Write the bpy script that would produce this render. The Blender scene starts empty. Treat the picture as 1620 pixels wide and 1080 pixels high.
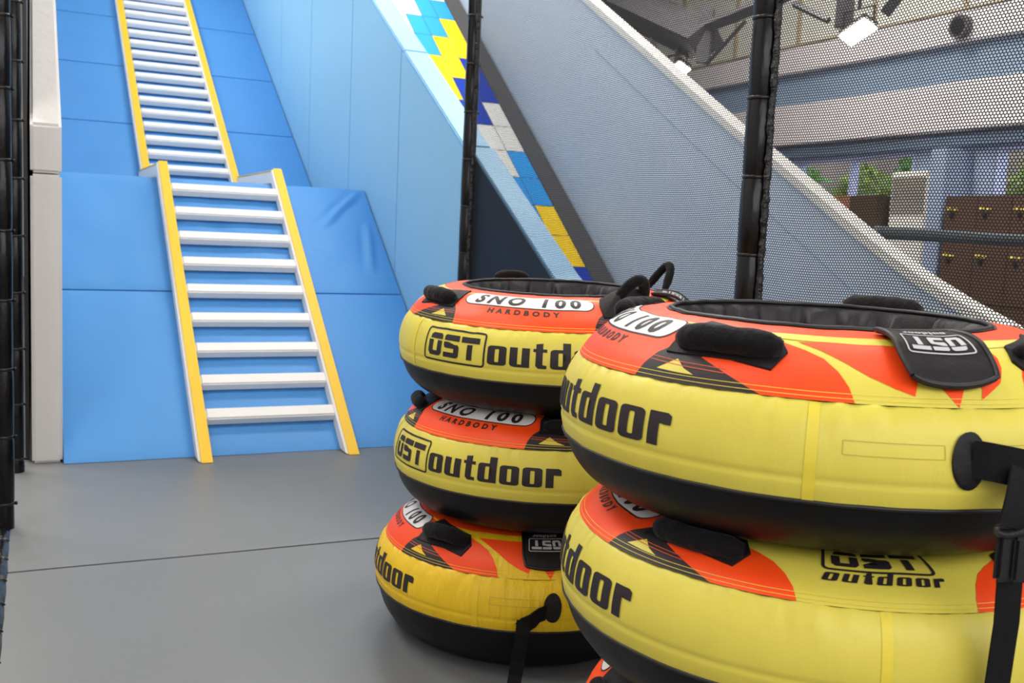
import bpy, bmesh, math, random
import numpy as np
from mathutils import Vector, Matrix, noise
random.seed(7)
PI = math.pi
C = bpy.context.scene.collection
scene = bpy.context.scene

# ------------------------------------------------------------------ camera
def make_camera():
    yaw, pitch, roll = 0.44939, 0.106793, 0.044908
    cy, sy, cp, sp = math.cos(yaw), math.sin(yaw), math.cos(pitch), math.sin(pitch)
    fwd = Vector((sy*cp, cy*cp, -sp)); right = Vector((cy, -sy, 0)); up = right.cross(fwd)
    r = right*math.cos(roll) + up*math.sin(roll)
    u = -right*math.sin(roll) + up*math.cos(roll)
    m = Matrix((r, u, -fwd)).transposed().to_4x4()
    m.translation = (0, 0, 1.3)
    cd = bpy.data.cameras.new('camera'); cam = bpy.data.objects.new('camera', cd); C.objects.link(cam)
    cam.matrix_world = m
    cd.lens = 35.0; cd.sensor_width = 36.0; cd.clip_start = .05; cd.clip_end = 200
    cd.dof.use_dof = True; cd.dof.focus_distance = 2.3; cd.dof.aperture_fstop = 7.0
    scene.camera = cam
make_camera()

# ------------------------------------------------------------------ world and light
EXPOSURE = 0.0
scene.view_settings.view_transform = 'Standard'
scene.view_settings.look = 'None'
scene.view_settings.gamma = 1
scene.view_settings.use_curve_mapping = False
scene.view_settings.exposure = EXPOSURE
w = bpy.data.worlds.new('world'); scene.world = w; w.use_nodes = True
bg = w.node_tree.nodes['Background']; bg.inputs[0].default_value = (.80, .90, 1, 1); bg.inputs[1].default_value = 5.5

def area(name, loc, size, power, color=(1, .97, .92), rot=(0, 0, 0)):
    l = bpy.data.lights.new(name, 'AREA'); l.shape = 'RECTANGLE'; l.size, l.size_y = size
    l.energy = power; l.color = color
    o = bpy.data.objects.new(name, l); C.objects.link(o); o.location = loc; o.rotation_euler = rot
    return o
LP = [(-2.4, 2.5, 90), (-1.6, 7.2, 270), (-1.6, 12.0, 220), (3.4, 2.6, 90), (3.6, 7.4, 150), (3.6, 12.0, 110), (8.2, 4.2, 170), (6.7, 9.6, 380)]
for x, y, pw in LP:
    area('panel_light', (x, y, 7.35), (2.2, 1.0), pw)
area('window_light', (1.5, -2.85, 3.4), (9.0, 2.6), 235, (.97, .98, 1), (PI/2, 0, 0))   # added fill from behind the camera to brighten front-facing surfaces

# ------------------------------------------------------------------ materials
def lin(c):
    return tuple(((v/255)/12.92 if v/255 <= .04045 else ((v/255+.055)/1.055)**2.4) for v in c)
MATS = {}
def mat(name, col, rough=.5, spec=.5, metal=0, bump=None, var=0, emit=None, coat=0, sheen=0, varscale=3, stretch=(1, 1, 1)):
    """bump = (scale, distance, stretch) of a noise bump; var = slight blotchy tone variation"""
    if name in MATS: return MATS[name]
    m = bpy.data.materials.new(name); m.use_nodes = True; nt = m.node_tree; N = nt.nodes; L = nt.links
    b = N['Principled BSDF']; c = lin(col) + (1,)
    b.inputs['Base Color'].default_value = c; b.inputs['Roughness'].default_value = rough
    b.inputs['Specular IOR Level'].default_value = spec; b.inputs['Metallic'].default_value = metal
    b.inputs['Coat Weight'].default_value = coat; b.inputs['Sheen Weight'].default_value = sheen
    tc = N.new('ShaderNodeTexCoord')
    if var:
        n = N.new('ShaderNodeTexNoise'); n.inputs['Scale'].default_value = varscale; n.inputs['Detail'].default_value = 5
        mx = N.new('ShaderNodeMix'); mx.data_type = 'RGBA'; L.new(tc.outputs['Object'], n.inputs['Vector'])
        mx.inputs[6].default_value = tuple(v*(1-var) for v in c[:3])+(1,); mx.inputs[7].default_value = tuple(min(1, v*(1+var)) for v in c[:3])+(1,)
        L.new(n.outputs['Fac'], mx.inputs[0]); L.new(mx.outputs[2], b.inputs['Base Color'])
    last = None
    for bp in (bump or []):
        sc, dist, st = bp
        mp = N.new('ShaderNodeMapping'); mp.inputs['Scale'].default_value = st; L.new(tc.outputs['Object'], mp.inputs[0])
        n = N.new('ShaderNodeTexNoise'); n.inputs['Scale'].default_value = sc; n.inputs['Detail'].default_value = 3
        L.new(mp.outputs[0], n.inputs['Vector'])
        bu = N.new('ShaderNodeBump'); bu.inputs['Distance'].default_value = dist; bu.inputs['Strength'].default_value = 1
        L.new(n.outputs['Fac'], bu.inputs['Height'])
        if last: L.new(last.outputs[0], bu.inputs['Normal'])
        last = bu
    if last: L.new(last.outputs[0], b.inputs['Normal'])
    if emit:
        b.inputs['Emission Color'].default_value = lin(emit[0]) + (1,); b.inputs['Emission Strength'].default_value = emit[1]
    MATS[name] = m; return m

VINB = [(2.2, .012, (1, 1, 1)), (300, .0003, (1, 1, 1))]
M = dict(
    floor=mat('grey_floor_vinyl', (112, 114, 115), .42, .4, bump=[(1.2, .012, (1, 1, 1)), (220, .0004, (1, 1, 1))], var=.06, varscale=1.2),
    ground=mat('dark_hall_floor', (92, 92, 95), .5, bump=[(30, .001, (1, 1, 1))], var=.05),
    blue=mat('blue_mat_vinyl', (82, 152, 220), .5, .35, bump=VINB, var=.03),
    lblue=mat('light_blue_vinyl', (140, 195, 232), .5, .35, bump=[(1.8, .02, (1, 1, .6)), (300, .0003, (1, 1, 1))], var=.02),
    capblue=mat('pale_blue_vinyl', (132, 186, 224), .5, .35, bump=VINB),
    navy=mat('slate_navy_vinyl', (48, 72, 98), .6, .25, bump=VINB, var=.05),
    white=mat('white_pad_vinyl', (244, 241, 237), .5, .35, bump=[(9, .004, (1, 1, 1)), (300, .0003, (1, 1, 1))], var=.02),
    cream=mat('cream_pad_vinyl', (224, 222, 219), .5, .35, bump=[(12, .004, (1, 1, .35)), (300, .0003, (1, 1, 1))], var=.03),
    rail=mat('yellow_rail_board', (252, 203, 48), .5, .35, bump=[(60, .0004, (1, 1, 1))], var=.02),
    screw=mat('screw_head', (120, 86, 20), .4, .5, metal=.6),
    sleeve=mat('black_gloss_sleeve', (9, 10, 13), .24, .32, bump=[(16, .006, (1, 1, .25)), (90, .001, (1, 1, .3))]),
    roll=mat('bunched_net_cord', (14, 13, 15), .22, .5, bump=[(90, .006, (1, 1, 1))]),
    tie=mat('black_cable_tie', (10, 10, 11), .3),
    net=mat('black_net_cord', (22, 22, 25), .6, .3),
    steel=mat('painted_steel', (92, 90, 92), .5, bump=[(20, .001, (1, 1, 1))], var=.08),
    rpad=mat('grey_rail_foam', (72, 82, 88), .55, bump=[(60, .001, (1, 1, 1))]),
    wallside=mat('pale_grey_vinyl', (196, 204, 218), .5, .35, bump=[(3, .006, (1, 1, 1))], var=.03),
    wallcap=mat('white_edge_vinyl', (236, 230, 222), .5, .35, bump=VINB),
    strip=mat('charcoal_gutter_mat', (78, 76, 76), .8, .2, bump=[(200, .002, (1, 1, 1))]),
    t_lb=mat('lane_tile_light_blue', (42, 150, 222), .75, .2, bump=[(260, .002, (1, 1, 1))]),
    t_y=mat('lane_tile_yellow', (250, 206, 20), .75, .2, bump=[(260, .002, (1, 1, 1))]),
    t_db=mat('lane_tile_dark_blue', (16, 54, 160), .75, .2, bump=[(260, .002, (1, 1, 1))]),
    t_w=mat('lane_tile_white', (222, 218, 210), .75, .2, bump=[(260, .002, (1, 1, 1))]),
    groove=mat('lane_groove', (70, 80, 90), .9),
    beamw=mat('pinkish_white_paint', (228, 220, 221), .7, bump=[(40, .001, (1, 1, 1))], var=.02),
    beamb=mat('blue_grey_paint', (140, 160, 184), .7, bump=[(40, .001, (1, 1, 1))], var=.03),
    wallb=mat('lavender_blue_paint', (160, 174, 202), .7, bump=[(40, .001, (1, 1, 1))], var=.03),
    ceil=mat('cream_cladding', (226, 225, 216), .7, bump=[(30, .001, (1, 1, 1))], var=.03),
    brass=mat('ochre_trim_paint', (178, 164, 140), .6),
    frame=mat('lilac_window_frame', (196, 204, 240), .5),
    brown=mat('brown_locker_board', (88, 62, 48), .55, bump=[(40, .0008, (1, 1, .1))], var=.10),
    dbrown=mat('dark_brown_board', (74, 56, 42), .55, bump=[(40, .0008, (1, 1, .1))], var=.10),
    lbrown=mat('tan_brown_board', (150, 104, 76), .55, bump=[(40, .0008, (1, 1, .1))], var=.10),
    keyy=mat('yellow_key_tag', (240, 215, 110), .5),
    lock=mat('black_lock', (30, 28, 28), .4),
    acw=mat('cream_white_plastic', (236, 231, 224), .45, bump=[(30, .0005, (1, 1, 1))]),
    acg=mat('beige_grille', (160, 152, 140), .5),
    glow=mat('lamp_lens', (255, 250, 240), .4, emit=((255, 246, 232), 40)),
    panel=mat('light_panel_diffuser', (255, 255, 250), .4, emit=((255, 250, 240), 6)),
    lampb=mat('dark_lamp_housing', (60, 56, 60), .4, metal=.3),
    red=mat('dusty_red_box', (150, 84, 80), .6),
    leaf=mat('leaf_green', (110, 160, 74), .6, var=.5, varscale=9),
    leaf2=mat('leaf_yellow_green', (160, 180, 80), .6, var=.5, varscale=9),
    bark=mat('bark', (90, 74, 62), .8, var=.2),
    brick=mat('pink_brick', (196, 176, 168), .8, var=.45, varscale=1.4),
    paving=mat('grey_paving', (140, 140, 136), .8, var=.2),
    # tubes
    ty=mat('yellow_tube_cloth', (222, 208, 82), .42, .4, bump=[(24, .0025, (1, 1, .2)), (500, .0002, (1, 1, 1))], var=.02),
    ty3=mat('deep_yellow_tube_cloth', (236, 196, 30), .42, .4, bump=[(34, .007, (1, 1, .14)), (500, .0002, (1, 1, 1))], var=.02),
    tape=mat('yellow_seam_tape', (232, 212, 66), .45, .4, bump=[(500, .0002, (1, 1, 1))]),
    torange=mat('orange_print', (252, 76, 20), .45, .35, bump=[(500, .0002, (1, 1, 1))]),
    tblack=mat('black_print', (44, 38, 40), .5, .3),
    twhite=mat('white_print', (226, 226, 224), .5, .3),
    tgrey=mat('light_grey_print', (190, 190, 192), .5, .3),
    tape3=mat('deep_yellow_seam_tape', (238, 200, 40), .45, .4),
    olive=mat('olive_yellow_stitching', (186, 172, 58), .6),  # thread yellow darkened, the shadows of the stitches put into the colour
    thread=mat('yellow_thread', (240, 216, 70), .6),
    othread=mat('orange_thread', (214, 84, 40), .6),
    base=mat('black_tube_base', (8, 10, 15), .45, .3, bump=[(9, .004, (1, 1, 1)), (400, .0003, (1, 1, 1))]),
    liner=mat('charcoal_liner_cloth', (32, 29, 32), .5, .4, bump=[(14, .012, (1, 1, .3)), (300, .0005, (1, 1, 1))]),
    pipe=mat('black_piping', (24, 22, 24), .45),
    band=mat('grey_black_binding', (56, 52, 54), .5, bump=[(200, .0006, (1, 1, 1))]),
    neo=mat('black_neoprene', (12, 11, 13), .85, .2, sheen=.08, bump=[(45, .006, (1, 1, 1)), (400, .0005, (1, 1, 1))]),
    patch=mat('black_patch_cloth', (24, 22, 24), .6, .3, bump=[(60, .002, (1, 1, 1)), (500, .0003, (1, 1, 1))]),
    web=mat('black_webbing', (15, 14, 15), .75, .25, bump=[(700, .0006, (1, 1, .2))]),
    buckle=mat('black_buckle_plastic', (34, 34, 35), .28, .5),
)

# ------------------------------------------------------------------ geometry helpers
def link(name, me, mats, parent=None, smooth=False):
    if not isinstance(mats, (list, tuple)): mats = [mats]
    for m in mats: me.materials.append(m)
    if smooth:
        me.polygons.foreach_set('use_smooth', [True]*len(me.polygons))
    o = bpy.data.objects.new(name, me); C.objects.link(o)
    if parent: o.parent = parent
    return o
def tag(o, label=None, cat=None, group=None, kind=None):
    if label: o['label'] = label
    if cat: o['category'] = cat
    if group: o['group'] = group
    if kind: o['kind'] = kind
    return o
def empty(name, loc, label, cat, group=None, rotz=0):
    o = bpy.data.objects.new(name, None); C.objects.link(o); o.location = loc; o.rotation_euler = (0, 0, rotz)
    o.empty_display_size = .1
    return tag(o, label, cat, group)

class MB:
    def __init__(s): s.bm = bmesh.new()
    def _add(s, b2, mi=0, mtx=None):
        if mtx is not None: bmesh.ops.transform(b2, matrix=mtx, verts=b2.verts)
        me = bpy.data.meshes.new('tmp'); b2.to_mesh(me); b2.free()
        n0 = len(s.bm.faces); s.bm.from_mesh(me); bpy.data.meshes.remove(me)
        s.bm.faces.ensure_lookup_table()
        for f in s.bm.faces[n0:]: f.material_index = mi
        return s
    def box(s, lo, hi, bev=0, mi=0, mtx=None, seg=2):
        b = bmesh.new(); bmesh.ops.create_cube(b, size=1)
        c = [(lo[i]+hi[i])/2 for i in range(3)]; d = [abs(hi[i]-lo[i]) for i in range(3)]
        for v in b.verts: v.co = Vector((c[0]+v.co.x*d[0], c[1]+v.co.y*d[1], c[2]+v.co.z*d[2]))
        if bev: bmesh.ops.bevel(b, geom=b.edges[:], offset=min(bev, min(d)*.45), segments=seg, affect='EDGES')
        return s._add(b, mi, mtx)
    def prism(s, poly, x0, x1, bev=0, mi=0, axis='X', seg=2):
        """poly of (y,z) extruded along X (or (x,z) along Y)"""
        b = bmesh.new()
        P = (lambda a, p: (a, p[0], p[1])) if axis == 'X' else ((lambda a, p: (p[0], a, p[1])) if axis == 'Y' else (lambda a, p: (p[0], p[1], a)))
        A = [b.verts.new(P(x0, p)) for p in poly]; B = [b.verts.new(P(x1, p)) for p in poly]
        b.faces.new(A); b.faces.new(B[::-1]); n = len(poly)
        for i in range(n): b.faces.new((A[i], B[i], B[(i+1) % n], A[(i+1) % n]))
        bmesh.ops.recalc_face_normals(b, faces=b.faces[:])
        if bev: bmesh.ops.bevel(b, geom=b.edges[:], offset=bev, segments=seg, affect='EDGES', clamp_overlap=True)
        return s._add(b, mi)
    def tube(s, path, rad, seg=12, mi=0, cap=True, flat=None, upv=None):
        """path of points, rad number or list; flat=(a,b) elliptical scale"""
        pts = [Vector(p) for p in path]; n = len(pts)
        rads = rad if isinstance(rad, (list, tuple)) else [rad]*n
        b = bmesh.new(); rings = []; up = Vector(upv) if upv else None
        for i, p in enumerate(pts):
            t = (pts[min(i+1, n-1)]-pts[max(i-1, 0)]).normalized()
            if up is None:
                up = Vector((0, 0, 1)) if abs(t.z) < .9 else Vector((1, 0, 0))
            a = t.cross(up).normalized(); up2 = a.cross(t).normalized()
            if not upv: up = up2
            fa, fb = flat or (1, 1)
            rings.append([b.verts.new(p+(a*math.cos(k*2*PI/seg)*fa+up2*math.sin(k*2*PI/seg)*fb)*rads[i]) for k in range(seg)])
        for i in range(n-1):
            for k in range(seg): b.faces.new((rings[i][k], rings[i][(k+1) % seg], rings[i+1][(k+1) % seg], rings[i+1][k]))
        if cap: b.faces.new(rings[0][::-1]); b.faces.new(rings[-1])
        bmesh.ops.recalc_face_normals(b, faces=b.faces[:])
        return s._add(b, mi)
    def lathe(s, prof, seg=24, mi=0, c=(0, 0, 0)):
        b = bmesh.new(); rings = []
        for r, z in prof:
            rings.append([b.verts.new((c[0]+r*math.cos(k*2*PI/seg), c[1]+r*math.sin(k*2*PI/seg), c[2]+z)) for k in range(seg)])
        for i in range(len(prof)-1):
            for k in range(seg): b.faces.new((rings[i][k], rings[i][(k+1) % seg], rings[i+1][(k+1) % seg], rings[i+1][k]))
        b.faces.new(rings[0][::-1]); b.faces.new(rings[-1])
        bmesh.ops.recalc_face_normals(b, faces=b.faces[:])
        return s._add(b, mi)
    def build(s, name, mats, parent=None, smooth=False, off=None):
        if off is not None:
            for v in s.bm.verts: v.co -= Vector(off)
        me = bpy.data.meshes.new(name); s.bm.to_mesh(me); s.bm.free()
        return link(name, me, mats, parent, smooth)
def thing(name, mb, mats, base, label, cat, group=None, smooth=False):
    """one-mesh thing with its origin at base"""
    o = mb.build(name, mats, None, smooth, off=base); o.location = base
    return tag(o, label, cat, group)
def struct(name, mb, mats):
    o = mb.build(name, mats); o['kind'] = 'structure'; return o

# ------------------------------------------------------------------ setting
struct('floor', MB().box((-5, -3, -.25), (10.6, 24, -.06)), M['ground'])
struct('ceiling', MB().box((-5, -3, 7.5), (14, 24, 7.7)), M['ceil'])
struct('wall_left', MB().box((-5.2, -3, -.2), (-5, 24, 7.6)), M['beamw'])
struct('wall_front', MB().box((-5, -3.2, -.2), (14, -3, 7.6)), M['beamw'])
b = MB()
for z in (2.05, 4.70): b.box((-3.05, -3, z), (6.05, -2.92, z+.06))
for x in (-3.05, -.05, 2.95, 5.99): b.box((x, -3, 2.05), (x+.06, -2.92, 4.76))
struct('window_3', b, M['frame'])  # added frame around the fill light; the wall has no opening here
struct('wall_back', MB().box((-5, 24, -.2), (14, 24.2, 7.6)), M['ceil'])
# right wall of the hall (plane X = 10.6), windows set into it
WX = 10.6
b = MB()
b.box((WX, -3, -.1), (WX+.2, 24, 1.5))
b.box((WX, -3, 2.63), (WX+.2, 24, 2.84))
b.box((WX, -3, 1.5), (WX+.2, 5.2, 2.63)); b.box((WX, 8.62, 1.5), (WX+.2, 9.86, 2.63)); b.box((WX, 13.2, 1.5), (WX+.2, 24, 2.63))
struct('wall_right', b, M['wallb'])
struct('wall_upper_right', MB().box((WX+.1, -3, 4.2), (WX+.25, 24, 7.6)), M['ceil'])
for nm, z0, z1, x, mm in (('trim_1', 2.84, 3.43, WX-.28, 'beamw'), ('trim_2', 3.43, 3.92, WX-.1, 'beamb'), ('trim_3', 3.92, 4.30, WX-.22, 'beamw'), ('trim_4', 4.30, 4.335, WX-.24, 'brass')):
    struct(nm, MB().box((x, -3, z0), (WX+.25, 24, z1), .01), M[mm])
struct('trim_5', MB().box((WX-.12, -3, 2.66), (WX+.02, 24, 2.80), .01), M['beamb'])
def window(n, y0, y1, z0, z1, muls):
    b = MB(); t = .05
    b.box((WX+.02, y0, z0), (WX+.14, y1, z0+t)); b.box((WX+.02, y0, z1-t), (WX+.14, y1, z1))
    for y in [y0, y1-t*1.4]+muls: b.box((WX+.021, y, z0), (WX+.139, y+t*1.4, z1))
    o = b.build('window_%d' % n, M['frame']); o['kind'] = 'structure'
window(1, 9.86, 13.2, 1.5, 2.63, [11.0, 12.1]); window(2, 5.2, 8.62, 1.5, 2.63, [6.9])
# mullions on the cladding above the beam
b = MB()
for y in np.arange(0, 24, 1.55): b.box((WX+.05, y, 4.33), (WX+.1, y+.05, 7.5))
struct('trim_6', b, M['brass'])

# outside: ground, brick wall, shrubs
struct('ground', MB().box((10.9, -8, -.3), (30, 40, -.2)), M['paving'])
thing('brick_wall', MB().box((15, 2, -.2), (15.3, 24, 5.2)), M['brick'], (15, 13, -.2), 'greyish pink garden wall outside the far windows', 'wall')
def shrub(x, y, h, r, m, label):
    bm = bmesh.new(); rnd = random.Random(int(x*7+y*13))
    for i in range(1500):
        a, e = rnd.uniform(0, 2*PI), rnd.uniform(-1, 1); rr = r*(.55+.45*rnd.random())
        c = Vector((rr*math.cos(a)*math.sqrt(1-e*e), rr*math.sin(a)*math.sqrt(1-e*e), h*.58+e*h*.42))
        u = Vector((rnd.gauss(0, 1), rnd.gauss(0, 1), rnd.gauss(0, 1))).normalized(); v = u.orthogonal().normalized()
        s = rnd.uniform(.06, .13)
        bm.faces.new([bm.verts.new(c+u*s*p+v*s*q) for p, q in ((-1, 0), (0, -.45), (1, 0), (0, .45))])
    o = empty('shrub', (x, y, -.2), label, 'shrub', 'shrubs outside the windows')
    me = bpy.data.meshes.new('foliage'); bm.to_mesh(me); bm.free(); link('foliage', me, M[m], o)
    MB().tube([(0, 0, 0), (.03, .02, h*.4), (0, .03, h*.8)], [.05, .04, .02]).build('stem', M['bark'], o)
shrub(12.6, 14.4, 3.0, .85, 'leaf', 'green shrub outside the window, leftmost beside the slide wall')
shrub(12.6, 12.75, 2.9, .72, 'leaf2', 'yellow green shrub outside, right of the window mullion')
shrub(12.5, 11.2, 3.2, .75, 'leaf', 'green shrub outside behind the tall white air conditioner')
shrub(14.2, 13.1, 3.3, .65, 'leaf', 'darker shrub farther out behind the window mullion')
shrub(13.7, 10.2, 3.1, .7, 'leaf2', 'pale shrub farther out, behind the blue pillar')
shrub(12.4, 9.2, 2.9, .55, 'leaf2', 'yellow green shrub at the left edge of the right window')

# ------------------------------------------------------------------ furniture along the right wall
def lockers():
    o = empty('locker_bank', (10.0, 7.4, 0), 'long brown locker bank with small yellow key tags under the right window', 'lockers')
    o.location.z = -.06
    MB().box((0, -2.2, 0), (.55, 1.36, 2.06), .008).build('body', M['dbrown'], o)
    ys = [1.355-.46*i for i in range(7)]
    for r, (z0, z1) in enumerate(((1.52, 2.05), (.80, 1.50), (.06, .78))):
        for y in ys:
            d = MB().box((-.02, y-.452, z0), (.0, y, z1), .004).build('door', M['brown'], o)
            MB().box((-.045, y-.10, z1-.16), (-.02, y-.04, z1-.13), .004).build('key_tag', M['keyy'], d)
            MB().box((-.045, y-.19, z1-.165), (-.02, y-.13, z1-.14), .004).build('key_tag', M['keyy'], d)
            MB().box((-.05, y-.14, z1-.25), (-.02, y-.09, z1-.19), .008).build('lock', M['lock'], d)
lockers()
def tower_ac():
    o = empty('air_conditioner', (10.15, 9.51, -.06), 'tall white floor standing air conditioner with beige grille beside the blue pillar', 'air conditioner')
    MB().box((0, -.305, 0), (.38, .305, 2.40), .02).build('body', M['acw'], o)
    g = MB()
    for i in range(14): g.box((-.02, -.27, 1.86+i*.034), (0, .27, 1.88+i*.034))
    g.build('top_grille', M['acg'], o)
    g = MB()
    for i in range(22): g.box((-.02, -.27, .12+i*.036), (0, .27, .142+i*.036))
    g.build('intake_grille', M['acg'], o)
    MB().box((-.015, -.05, 1.62), (0, .05, 1.68), .004).build('control_panel', M['lock'], o)
tower_ac()
thing('pillar', MB().box((10.12, 8.93, -.06), (WX-.002, 9.17, 2.60), .01), M['wallb'], (10.3, 9.05, -.06), 'lavender blue square pillar right of the tall white air conditioner', 'pillar')
o = empty('cabinet', (10.0, 10.37, -.06), 'dark brown cabinet with a tan side left of the air conditioner', 'cabinet')
MB().box((0, -.49, 0), (.5, .0, 2.09), .006).build('body', M['dbrown'], o)
MB().box((0, .0, 0), (.5, .49, 2.09), .006).build('side_panel', M['lbrown'], o)
# speaker on the beam
o = empty('wall_speaker', (WX-.22, 9.08, 4.1), 'round dark wall speaker on the pinkish beam', 'speaker')
MB().tube([(-.10, 0, 0), (0, 0, 0)], .14, 20).build('housing', M['steel'], o)
MB().tube([(-.115, 0, 0), (-.10, 0, 0)], .10, 20).build('cone', M['lock'], o)

# ------------------------------------------------------------------ lamps and steelwork seen through the net
def floodlight(y, label):
    o = empty('floodlight', (8.0, y, 3.62), label, 'floodlight', 'floodlights on the steelwork')
    m = Vector((0, 0, -1)).rotation_difference(Vector((-.42, -.38, -.80))).to_matrix().to_4x4()
    b = MB(); b.box((-.11, -.19, .02), (.11, .19, .10), .02, mtx=m); b.build('housing', M['lampb'], o)
    b = MB(); b.box((-.10, -.18, .0), (.10, .18, .02), .005, mtx=m); b.build('lens', M['glow'], o)
    b = MB(); b.tube([(0, -.22, .06), (0, -.22, .25), (0, .22, .25), (0, .22, .06)], .012, 8); b.tube([(0, 0, .25), (0, 0, .5)], .02, 8)
    b.build('bracket', M['lampb'], o)
floodlight(8.38, 'bright floodlight right of the tall black net post')
floodlight(11.75, 'bright floodlight just above the white slide wall edge')
def beam(name, pts, w_, label, mm='steel', cat='beam'):
    b = MB(); b.tube(pts, w_, 4, flat=(1, 1)); c = Vector(pts[0])
    return thing(name, b, M[mm], tuple(c), label, cat)
def truss():
    o = empty('roof_truss', (8.1, 11.3, 3.7), 'dark steel roof truss crossing behind the net at the top', 'truss')
    def seg(name, a, b_, r, mm='steel'):
        A = Vector(a)-o.location; B = Vector(b_)-o.location
        MB().tube([A, B], r, 4).build(name, M[mm], o)
    seg('chord', (8.1, 14.6, 5.35), (8.1, 11.25, 3.98), .30)
    seg('chord', (8.1, 15.6, 6.4), (8.1, 11.5, 4.85), .16)
    seg('strut', (8.1, 11.3, 3.7), (8.1, 11.25, 4.4), .12)
    seg('web_bar', (8.1, 11.5, 4.15), (8.1, 9.7, 4.28), .09)
    seg('web_bar', (8.1, 11.2, 3.68), (8.1, 10.45, 4.1), .035)
    seg('web_bar', (8.1, 9.7, 4.28), (8.1, 6.0, 5.4), .09)
    seg('web_bar', (8.1, 9.55, 4.15), (8.1, 8.95, 3.86), .04)
    seg('hanger', (8.1, 8.72, 3.75), (8.1, 8.7, 4.6), .12, 'steel')
    seg('hanger', (8.1, 11.9, 3.7), (8.1, 11.9, 5.0), .05)
    seg('web_bar', (8.1, 8.1, 3.8), (8.1, 7.3, 4.5), .08)
    seg('web_bar', (8.1, 12.6, 4.3), (8.1, 12.4, 3.9), .05)
    seg('hanger', (8.1, 8.6, 3.7), (8.1, 8.6, 7.5), .04)
    seg('hanger', (8.1, 15.6, 6.4), (8.1, 15.6, 7.5), .08)
truss()
for i, (x, y, pw) in enumerate(LP):   # overhead panels that carry the hall's light
    o = empty('ceiling_light', (x, y, 7.4), 'white rectangular panel lamp under the hall ceiling', 'ceiling light', 'panel lamps under the ceiling')
    MB().box((-1.15, -.55, .0), (1.15, .55, .1), .01).build('frame', M['acw'], o)
    MB().box((-1.1, -.5, -.02), (1.1, .5, -.001), .005).build('diffuser', M['panel'], o)
# padded hand rail right of the slide wall
o = empty('handrail', (5.12, 5.1, -.06), 'dark grey padded handrail running right from the slide wall', 'handrail')
MB().tube([(0.05, 0, 1.485), (5.0, 0, 1.485)], .045, 14).build('rail', M['rpad'], o, True)
for x in (1.9, 4.2): MB().tube([(x, 0, 0), (x, 0, 1.45)], .03, 12).build('post', M['rpad'], o, True)

# ------------------------------------------------------------------ floor mats
def floor_mat(y0, y1, label):
    bm = bmesh.new(); nx, ny = 60, 40; x0, x1 = -.13, 2.33
    V = {}
    for i in range(nx+1):
        for j in range(ny+1):
            x = x0+(x1-x0)*i/nx; y = y0+(y1-y0)*j/ny
            e = min(j, ny-j, i, nx-i)
            z = -(0.003 if e == 0 else 0.0008 if e == 1 else 0)+.0035*noise.noise(Vector((x*1.7, y*1.7, .3)))
            V[i, j] = bm.verts.new((x, y, z))
    for i in range(nx):
        for j in range(ny): bm.faces.new((V[i, j], V[i+1, j], V[i+1, j+1], V[i, j+1]))
    edges = [e for e in bm.edges if e.is_boundary]
    r = bmesh.ops.extrude_edge_only(bm, edges=edges)
    for v in [g for g in r['geom'] if isinstance(g, bmesh.types.BMVert)]: v.co.z = -.055
    bmesh.ops.split_edges(bm, edges=edges)
    base = (1.1, (y0+y1)/2, -.055)
    for v in bm.verts: v.co -= Vector(base)
    me = bpy.data.meshes.new('floor_mat'); bm.to_mesh(me); bm.free()
    o = link('floor_mat', me, M['floor'], None, True); o.location = base
    tag(o, label, 'mat', 'grey floor mats')
floor_mat(3.940, 5.72, 'grey vinyl floor mat at the foot of the blue ramp, beyond the seam')
floor_mat(1.2, 3.925, 'grey vinyl floor mat nearest the camera, under the stacked tubes')
# gap under the ramp
def wrinkle_slab(name, y0, z0, y1, z1, xa, xb, th, mm, parent, nx=36, ny=18, amp=.004, puff=.012, seed=0.0, folds=()):
    """padded slab lying on a slope from (y0,z0) up to (y1,z1); top surface puffed and softly wrinkled"""
    bm = bmesh.new(); L = math.hypot(y1-y0, z1-z0); t = Vector((0, (y1-y0)/L, (z1-z0)/L)); n = Vector((0, -t.z, t.y)); V = {}
    def ed(k, N):  # ease near edges
        d = min(k, N-k)/N; return 1-math.exp(-d*28)
    def us(k, N):
        f = k/N; return f+.0*f
    for i in range(nx+1):
        for j in range(ny+1):
            x = xa+(xb-xa)*us(i, nx); s = L*us(j, ny)
            pf = puff*min(ed(i, nx), ed(j, ny))
            wv = amp*noise.noise(Vector((x*2.3+seed, s*2.3, seed)))+amp*.5*noise.noise(Vector((x*7+seed, s*3, 1+seed)))
            for fx0, fs0, fx1, fs1, fw, fa in folds:
                dx, ds = fx1-fx0, fs1-fs0; l2 = dx*dx+ds*ds; q = max(0, min(1, ((x-fx0)*dx+(s-fs0)*ds)/l2))
                dd = math.hypot(x-fx0-dx*q, s-fs0-ds*q); wv += fa*math.sin(PI*min(1, .15+q*.85))*(math.exp(-(dd/fw)**2)-.5*math.exp(-((dd-fw*1.6)/fw)**2))
            V[i, j] = bm.verts.new(Vector((x, y0, z0))+t*s+n*(pf-puff+wv*min(ed(i, nx), ed(j, ny))))
    for i in range(nx):
        for j in range(ny): bm.faces.new((V[i, j], V[i+1, j], V[i+1, j+1], V[i, j+1]))
    edges = [e for e in bm.edges if e.is_boundary]
    r = bmesh.ops.extrude_edge_only(bm, edges=edges)
    for v in [g for g in r['geom'] if isinstance(g, bmesh.types.BMVert)]: v.co -= n*th
    bmesh.ops.recalc_face_normals(bm, faces=bm.faces[:])
    bmesh.ops.split_edges(bm, edges=edges)
    me = bpy.data.meshes.new(name); bm.to_mesh(me); bm.free()
    return link(name, me, M[mm], parent, True)

XA, XB = .132, 2.34
T1 = math.tan(math.radians(38)); T2 = .65
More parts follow.
